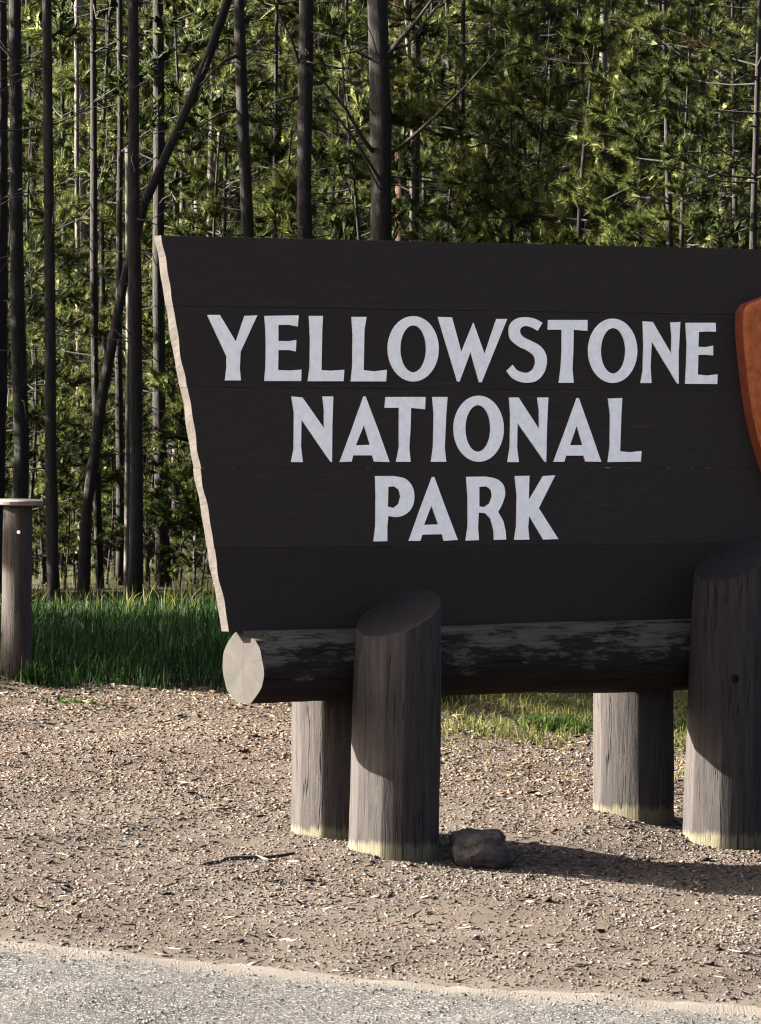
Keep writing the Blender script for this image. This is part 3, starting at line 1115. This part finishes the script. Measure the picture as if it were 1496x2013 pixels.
# ---- kinds: young bushy pines (whole foliage in view) and tall pines with a high crown and dead lower twigs
SAP, TALL, MID = [], [], []
for k in range(5):
    h = (4.2, 5.2, 6.2, 3.4, 7.2)[k]
    V, ln = crown(100 + k, .35, h, (1.0, 1.15, 1.3, .9, 1.4)[k], .42, 5, 13, 120, .066, .0054, .13, bare=.34)
    SAP.append((h, trunk_mesh(h, .010 + .0045 * h, 200 + k), lines_mesh('branches', ln), needle_mesh('crown', V)))
for k in range(3):
    h = (11.0, 13.0, 14.5)[k]
    V, ln = crown(120 + k, 1.6, h, (1.5, 1.7, 1.6)[k], .50, 5, 14, 70, .075, .0080, .14, bare=.2)
    MID.append((h, trunk_mesh(h, .052, 220 + k), lines_mesh('branches', ln), needle_mesh('crown', V)))
for k in range(3):
    h = (14.0, 15.5, 13.0)[k]
    V, ln = crown(140 + k, 7.4, h, (1.6, 1.8, 1.7)[k], .38, 5, 10, 22, .11, .018, .15, bare=.3)
    q = np.random.default_rng(160 + k)
    dead = []
    for _ in range(26):
        z = q.uniform(1.2, 7.4); az = q.uniform(0, 6.28); l_ = q.uniform(.25, 1.1); el = q.normal(.05, .3)
        d = np.array([math.cos(az) * math.cos(el), math.sin(az) * math.cos(el), math.sin(el)])
        p0 = np.array([0, 0, z])
        dead.append(([p0, p0 + d * l_ * .5 + q.normal(0, .03, 3), p0 + d * l_ + q.normal(0, .06, 3) + np.array([0, 0, -.05])], .009))
    TALL.append((h, trunk_mesh(h, .085, 240 + k), lines_mesh('branches', ln + dead), needle_mesh('crown', V)))


def plant(name, proto, x, y, rz, s, label, group, bark='bark', leaf='needles', cat='tree', dz=0):
    h, tm, bmx, cm = proto
    z = float(hgt(x, y)) + dz
    t = link(name, None, None, label=label, cat=cat, group=group, loc=(x, y, z))
    t.rotation_euler = (0, 0, rz)
    t.scale = (s, s, s)
    for nm, me, mt in (('trunk', tm, M[bark]), ('branches', bmx, M['deadwood']), ('crown', cm, M[leaf])):
        o = bpy.data.objects.new(nm, me)
        COL.objects.link(o)
        if not me.materials:
            me.materials.append(mt)
        if me.materials[0] != mt:
            o.material_slots[0].link = 'OBJECT'; o.material_slots[0].material = mt
        o.parent = t
        if nm != 'trunk':
            o['kind'] = 'stuff'
    return t


# ---- the trunks one can tell apart, each traced upward from its foot
def hero(name, pts_px, wpx, d, label, bark='bark', crown_k=0, top=13.0, branches=(), cr=True, group=None):
    """a trunk through pixels, at depth d (its foot stands on the forest floor), continued above the frame"""
    P = []
    for px, py in pts_px:
        r_ = ray(px, py)
        P.append(Vector((r_.x * d, d, EYE + r_.z * d)))
    P.sort(key=lambda p: p.z)
    gz = float(hgt(P[0].x, d))
    dirn = (P[1] - P[0])
    foot = P[0] + dirn * ((gz - .1 - P[0].z) / dirn.z) if P[0].z > gz else P[0]
    if P[0].z > gz:
        P = [foot] + P
    up = P[-1] - P[-2]
    upn = up / up.z
    upn = Vector((upn.x * .35, 0, 1))
    z = P[-1].z
    while z < top - 1:
        z += 1.6
        P.append(P[-1] + upn * 1.6)
    o = Vector((P[0].x, d, gz))
    # densify
    Q = []
    for a, b in zip(P[:-1], P[1:]):
        m = max(1, int((b - a).length / .35))
        Q += [a.lerp(b, k / m) for k in range(m)]
    Q.append(P[-1])
    Q = [p - o for p in Q]
    H = Q[-1].z
    r0 = wpx / 2 * d / FPX
    rads = [r0 * (1.18 if p.z < .1 else 1.04 - .06 * p.z) for p in Q]
    rads = [max(r, .02) for r in rads]
    t = link(name, None, None, label=label, cat='tree', group=group, loc=o)
    bm = bmesh.new()
    sd = hash(round(pts_px[0][0])) % 97
    for p in Q:
        p.x += .012 * noise.noise((sd, p.z * .7, 0)); p.y += .02 * noise.noise((0, p.z * .7, sd))
    tube(bm, Q, rads, 12, .2, sd)
    link('trunk', bm_mesh('trunk', bm, True), M[bark], parent=t)
    lines = []
    for br in branches:
        pts = []
        for k, (px, py) in enumerate(br[1:]):
            dd = d - .12 * k
            r_ = ray(px, py)
            pts.append(np.array(Vector((r_.x * dd, dd, EYE + r_.z * dd)) - o))
        fine = [pts[0]]
        for i in range(1, len(pts)):
            fine += [pts[i - 1] * .5 + pts[i] * .5 + np.array([.02 * noise.noise((br[1][0], i, 0)), 0, .02 * noise.noise((0, i, br[1][1]))]), pts[i]]
        link('branch', lines_mesh('branch', [(fine, br[0] * d / FPX / 2)], 7), M['deadwood'], parent=t)
    q = np.random.default_rng(sd)
    if crown_k is not None:
        for _ in range(30):
            z = q.uniform(1.0, 6.8); az = q.uniform(0, 6.28); l_ = q.uniform(.12, .95) ** 1.3; el = q.normal(.1, .35)
            i_ = min(range(len(Q)), key=lambda i: abs(Q[i].z - z))
            p0 = np.array(Q[i_])
            dv = np.array([math.cos(az) * math.cos(el), math.sin(az) * math.cos(el), math.sin(el)])
            lines.append(([p0, p0 + dv * l_ * .5 + q.normal(0, .02, 3), p0 + dv * l_ + q.normal(0, .05, 3)], .006))
    if lines:
        link('twigs', lines_mesh('twigs', lines, 5), M['deadwood'], parent=t, kind='stuff')
    if cr and crown_k is not None:
        c = link('crown', TALL[crown_k][3], M['needles'], parent=t, kind='stuff')
        e = Q[-1]
        c.location = (e.x, e.y, H - TALL[crown_k][0])
    return t


FG = 'slim pines along the forest edge'
hero('pine_tree', [(36, 1160), (42, 880), (33, 500), (30, 250), (30, 0)], 30, 50.5, 'dark straight pine trunk rising behind the bollard', crown_k=0)
hero('pine_tree', [(-4, 1150), (2, 500), (4, 0)], 28, 51.5, 'dark pine trunk just beyond the one behind the bollard', crown_k=1)
hero('pine_tree', [(106, 1195), (100, 900), (97, 500), (96, 250), (92, 0)], 24, 49.5, 'slender dark straight pine next to the leaning pine', crown_k=2)
hero('pine_tree', [(266, 1185), (268, 900), (266, 560), (262, 300), (262, 0)], 27, 49.8, 'upright dark pine that the leaning trunk crosses behind', crown_k=0)
hero('leaning_pine', [(163, 1170), (172, 1000), (200, 780), (243, 560), (283, 400), (350, 250), (410, 110), (452, -10)], 22, 50.4,
     'curved dark pine leaning far over behind an upright trunk', crown_k=1)
hero('pine_tree', [(493, 1150), (487, 460), (478, 240), (470, 0)], 27, 50.2, 'grey pine with a pale sunlit edge above the sign board', crown_k=2,
     branches=[(9, (470, 108), (445, 118), (420, 140), (392, 170)), (5, (468, 215), (430, 225), (390, 250), (345, 262))])
hero('pine_tree', [(600, 1150), (598, 460), (600, 240), (602, 0)], 36, 49.6, 'stout dark grey pine between the pale edged and the thickest pine', crown_k=0,
     branches=[(6, (590, 130), (570, 70), (545, 20), (530, -20)), (5, (600, 60), (640, 70), (670, 75)), (5, (585, 190), (540, 200), (500, 225))])
hero('pine_tree', [(750, 1150), (750, 460), (748, 240), (742, 0)], 49, 49.0, 'thickest grey pine with long bare branches above the sign', crown_k=1,
     branches=[(13, (755, 118), (785, 80), (820, 40), (860, -15)), (8, (765, 100), (800, 90), (835, 45), (870, 0)),
               (9, (764, 305), (810, 270), (860, 225), (915, 170), (980, 97)), (6, (830, 252), (870, 250), (900, 255)),
               (10, (738, 305), (715, 275), (680, 215), (640, 165), (600, 130)), (9, (768, 388), (735, 335), (700, 280), (660, 225), (620, 185)),
               (6, (735, 120), (700, 102), (665, 108)), (6, (770, 392), (745, 370), (715, 315))])
hero('pine_tree', [(815, 1150), (814, 380), (816, 150), (820, 0)], 25, 52.5, 'thin dark pine right behind the thickest pine', crown_k=2)
hero('dead_stem', [(808, 1150), (810, 470), (812, 240), (800, 60), (800, 0)], 8, 51.5, 'very thin pale dead stem in front of a dark trunk', bark='barkpalelit', crown_k=None, top=7)
hero('pine_tree', [(789, 1150), (788, 380), (786, 150), (784, 0)], 28, 58, 'reddish barked pine half hidden by the thickest pine', bark='barkred', crown_k=0)
hero('pale_pine', [(160, 1140), (160, 500), (158, 250), (155, 0)], 26, 60, 'pale barked sunlit pine behind the leaning trunk', bark='barkpalelit', crown_k=1)
hero('pale_pine', [(412, 1140), (413, 400), (416, 260), (418, 180)], 14, 59, 'narrow pale barked sunlit pine beside the pale edged grey pine', bark='barkpalelit', crown_k=2)
hero('pale_pine', [(388, 1140), (388, 330), (386, 200)], 18, 64, 'pale pine farther back behind the narrow pale one', bark='barkpalelit', crown_k=0)
hero('pale_pine', [(1186, 1150), (1184, 250), (1186, 100), (1188, 0)], 20, 55, 'pale barked sunlit pine among dense young pines above the park name', bark='barkpalelit', crown_k=0)
hero('dead_stem', [(1420, 1150), (1420, 480), (1418, 250), (1420, 60)], 8, 53, 'thin white dead stem rising above the arrowhead side of the board', bark='barkpalelit', crown_k=None, top=6)
hero('pine_tree', [(1240, 1150), (1240, 390), (1246, 100)], 26, 57, 'grey pine trunk in deep foliage near the pale barked pine', crown_k=2)
hero('pine_tree', [(197, 1160), (192, 1000), (186, 700), (184, 300)], 16, 53, 'thin dark pine just behind the foot of the leaning pine', crown_k=0)
hero('pine_tree', [(236, 1160), (236, 900), (232, 700), (236, 300)], 15, 54, 'thin dark pine close beside the crossed upright pine', crown_k=1)
hero('dead_stem', [(248, 1165), (250, 1000), (252, 860), (252, 700)], 6, 51, 'thin pale dead stem touching the crossed upright pine', bark='barkpalelit', crown_k=None, top=4)
hero('pine_tree', [(322, 1160), (318, 1000), (312, 800), (312, 500)], 26, 53.5, 'dark pine trunk close to the slanted end of the board', crown_k=2)
hero('pale_pine', [(346, 1150), (344, 960), (350, 880)], 22, 58, 'pale mottled trunk seen past the slanted board end', bark='barkpalelit', crown_k=0)
hero('dead_stem', [(157, 1140), (156, 900), (154, 600), (152, 350)], 8, 56, 'thin white dead stem in front of the pale barked pine', bark='barkpalelit', crown_k=None, top=5.5)

# ---- young pines and background pines; only their place tells them apart
q = random.Random(11)


def at(px, d):
    return (px - PW / 2) / FPX * d


young = [  # pixel column, depth, kind, size
    (900, 50.5, 2, 1.0), (1010, 52, 1, 1.1), (1120, 50.8, 0, 1.2), (1210, 52.5, 4, .95), (1310, 50.6, 2, .95), (1400, 52, 1, 1.15), (1490, 50.5, 4, .9),
    (960, 55, 4, 1.0), (1080, 56, 2, 1.1), (1180, 58, 4, 1.0), (1290, 56, 4, .9), (1385, 57.5, 2, 1.1), (1470, 56, 1, 1.2), (1560, 54, 4, 1.0),
    (850, 57, 1, 1.1), (690, 56, 2, 1.05), (660, 53.5, 0, 1.05), (545, 55, 4, .9), (540, 60, 2, 1.1), (445, 57, 1, 1.1), (350, 56, 0, 1.2), (340, 61, 4, 1.0),
    (220, 57, 1, 1.1), (210, 63, 4, 1.1), (125, 58, 2, 1.0), (70, 55, 0, 1.0), (60, 61, 4, 1.0), (10, 54, 3, 1.0), (-30, 57, 2, 1.0), (60, 52.8, 3, .75), (10, 52.4, 3, .8),
    (880, 49.6, 3, 1.25), (985, 50.0, 0, 1.05), (1060, 51.0, 3, 1.3), (1165, 50.0, 3, 1.35), (1265, 50.9, 1, .95), (1355, 50.2, 0, 1.1), (1440, 51.2, 2, .85), (690, 51.6, 3, 1.2), (560, 52.2, 3, 1.2), (440, 52.6, 0, 1.0),
    (760, 62, 4, 1.1), (630, 64, 4, 1.1), (480, 66, 4, 1.2), (290, 67, 4, 1.2), (130, 68, 4, 1.15), (880, 64, 4, 1.15), (1020, 63, 4, 1.2), (1150, 66, 4, 1.2), (1280, 64, 4, 1.15), (1420, 65, 4, 1.2),
]
anchors = [(36, 'the pine trunk behind the bollard'), (106, 'the slender pine next to the leaning one'), (165, 'the foot of the leaning pine'),
           (266, 'the upright pine crossed by the leaning one'), (322, 'the slanted end of the board'), (412, 'the narrow pale barked pine'),
           (490, 'the pine with the pale sunlit edge'), (600, 'the stout dark grey pine'), (750, 'the thickest bare branched pine'), (815, 'the thin pine after the thickest one'),
           (1000, 'the long bare branch of the thickest pine'), (1186, 'the pale pine above the park name'), (1300, 'the grey trunk in deep foliage'), (1420, 'the thin white dead stem')]
for k, (px, d, kd, s) in enumerate(young):
    if px > 850:                                 # trees on this side are set forward so the sun reaches them
        d -= (px - 850) / 646 * (4.2 if d < 53.5 else 2.5)
    leaf = 'needles2' if k % 3 else 'needles'
    an = min(anchors, key=lambda a_: abs(a_[0] - px))[1]
    lab = '%s %s young pine %s %s' % (('mid-sized', 'mid-sized', 'tall', 'low', 'tall')[kd], 'bright green' if k % 3 else 'dark green',
                                      'close by' if d < 53.2 else 'behind' if d < 58.5 else 'well behind', an)
    plant('young_pine', SAP[kd], at(px, d), d + q.uniform(-.3, .3), q.uniform(0, 6.28), s * q.uniform(.95, 1.05),
          lab, 'young pines filling the forest edge', leaf=leaf)

seedl = [(20, 53.6, .40), (75, 54.3, .5), (130, 52.6, .36), (150, 55.2, .5), (215, 54.2, .42), (222, 56.4, .55), (290, 52.4, .34), (300, 55.5, .6), (352, 53.0, .45), (385, 54.6, .5), (402, 52.0, .38), (60, 57.5, .6), (180, 59, .62), (330, 59.5, .7), (110, 61, .7)]
for k, (px, d, s) in enumerate(seedl):
    an = min(anchors, key=lambda a_: abs(a_[0] - px))[1]
    plant('pine_seedling', SAP[(3, 0)[k % 2]], at(px, d), d, q.uniform(0, 6.28), s,
          'waist high pine seedling %s %s' % ('near' if d < 53.7 else 'behind' if d < 57 else 'far behind', an), 'pine seedlings on the forest floor', leaf='needles2' if k % 3 else 'needles')

d = 68.0
k = 0
while d < 122:
    w = PW / 2 / FPX * d + 1.2
    x = -w + q.uniform(0, .8)
    while x < w:
        plant('forest_pine', MID[k % 3], x + q.uniform(-.3, .3), d + q.uniform(-1.2, 1.2), q.uniform(0, 6.28), q.uniform(.85, 1.15),
              'tall pine with foliage down its trunk deep in the forest', 'pines deep in the forest')
        k += 1
        x += q.uniform(1.1, 1.6) + (d - 68) * .012
    d += 5.2
# ---- pines standing to the left of the view, they shade the grass and the forest edge
spots = []
x = -4.6
while x > -21:                                   # the front row, along the line of the light
    spots.append((x, 33.75 + .0875 * (-x - 4.6) + q.uniform(-.1, .25)))
    x -= q.uniform(.8, 1.2)
for _ in range(26):
    x = q.uniform(-20, -4.8)
    spots.append((x, 35.2 + .0875 * (-x - 4.6) + q.uniform(0, 6.5)))
for k in range(46):                              # the wood goes on to the left of the view
    y = q.uniform(57, 108)
    spots.append((-(PW / 2 / FPX * y + 1.6) - q.uniform(0, 16), y))
for k in range(11):
    spots.append((-4.7 - k * .62 + q.uniform(-.2, .2), 49.0 + .06 * k + (0, .9, 1.8)[k % 3] + q.uniform(-.2, .3), .78))
low = [(q.uniform(-8.5, -4.8), q.uniform(49.2, 53)) for _ in range(7)]
for k, (x, y) in enumerate(low):
    plant('young_pine', SAP[4], x, y, q.uniform(0, 6.28), q.uniform(.9, 1.15),
          'tall young pine at the forest edge on the far side of the bollard', 'young pines beyond the bollard')
for k, sp in enumerate(spots):
    plant('edge_pine', MID[k % 3], sp[0], sp[1], q.uniform(0, 6.28), sp[2] * q.uniform(.92, 1.05) if len(sp) > 2 else q.uniform(.85, 1.1),
          'tall pine at the forest edge on the far side of the bollard', 'pines beyond the bollard')
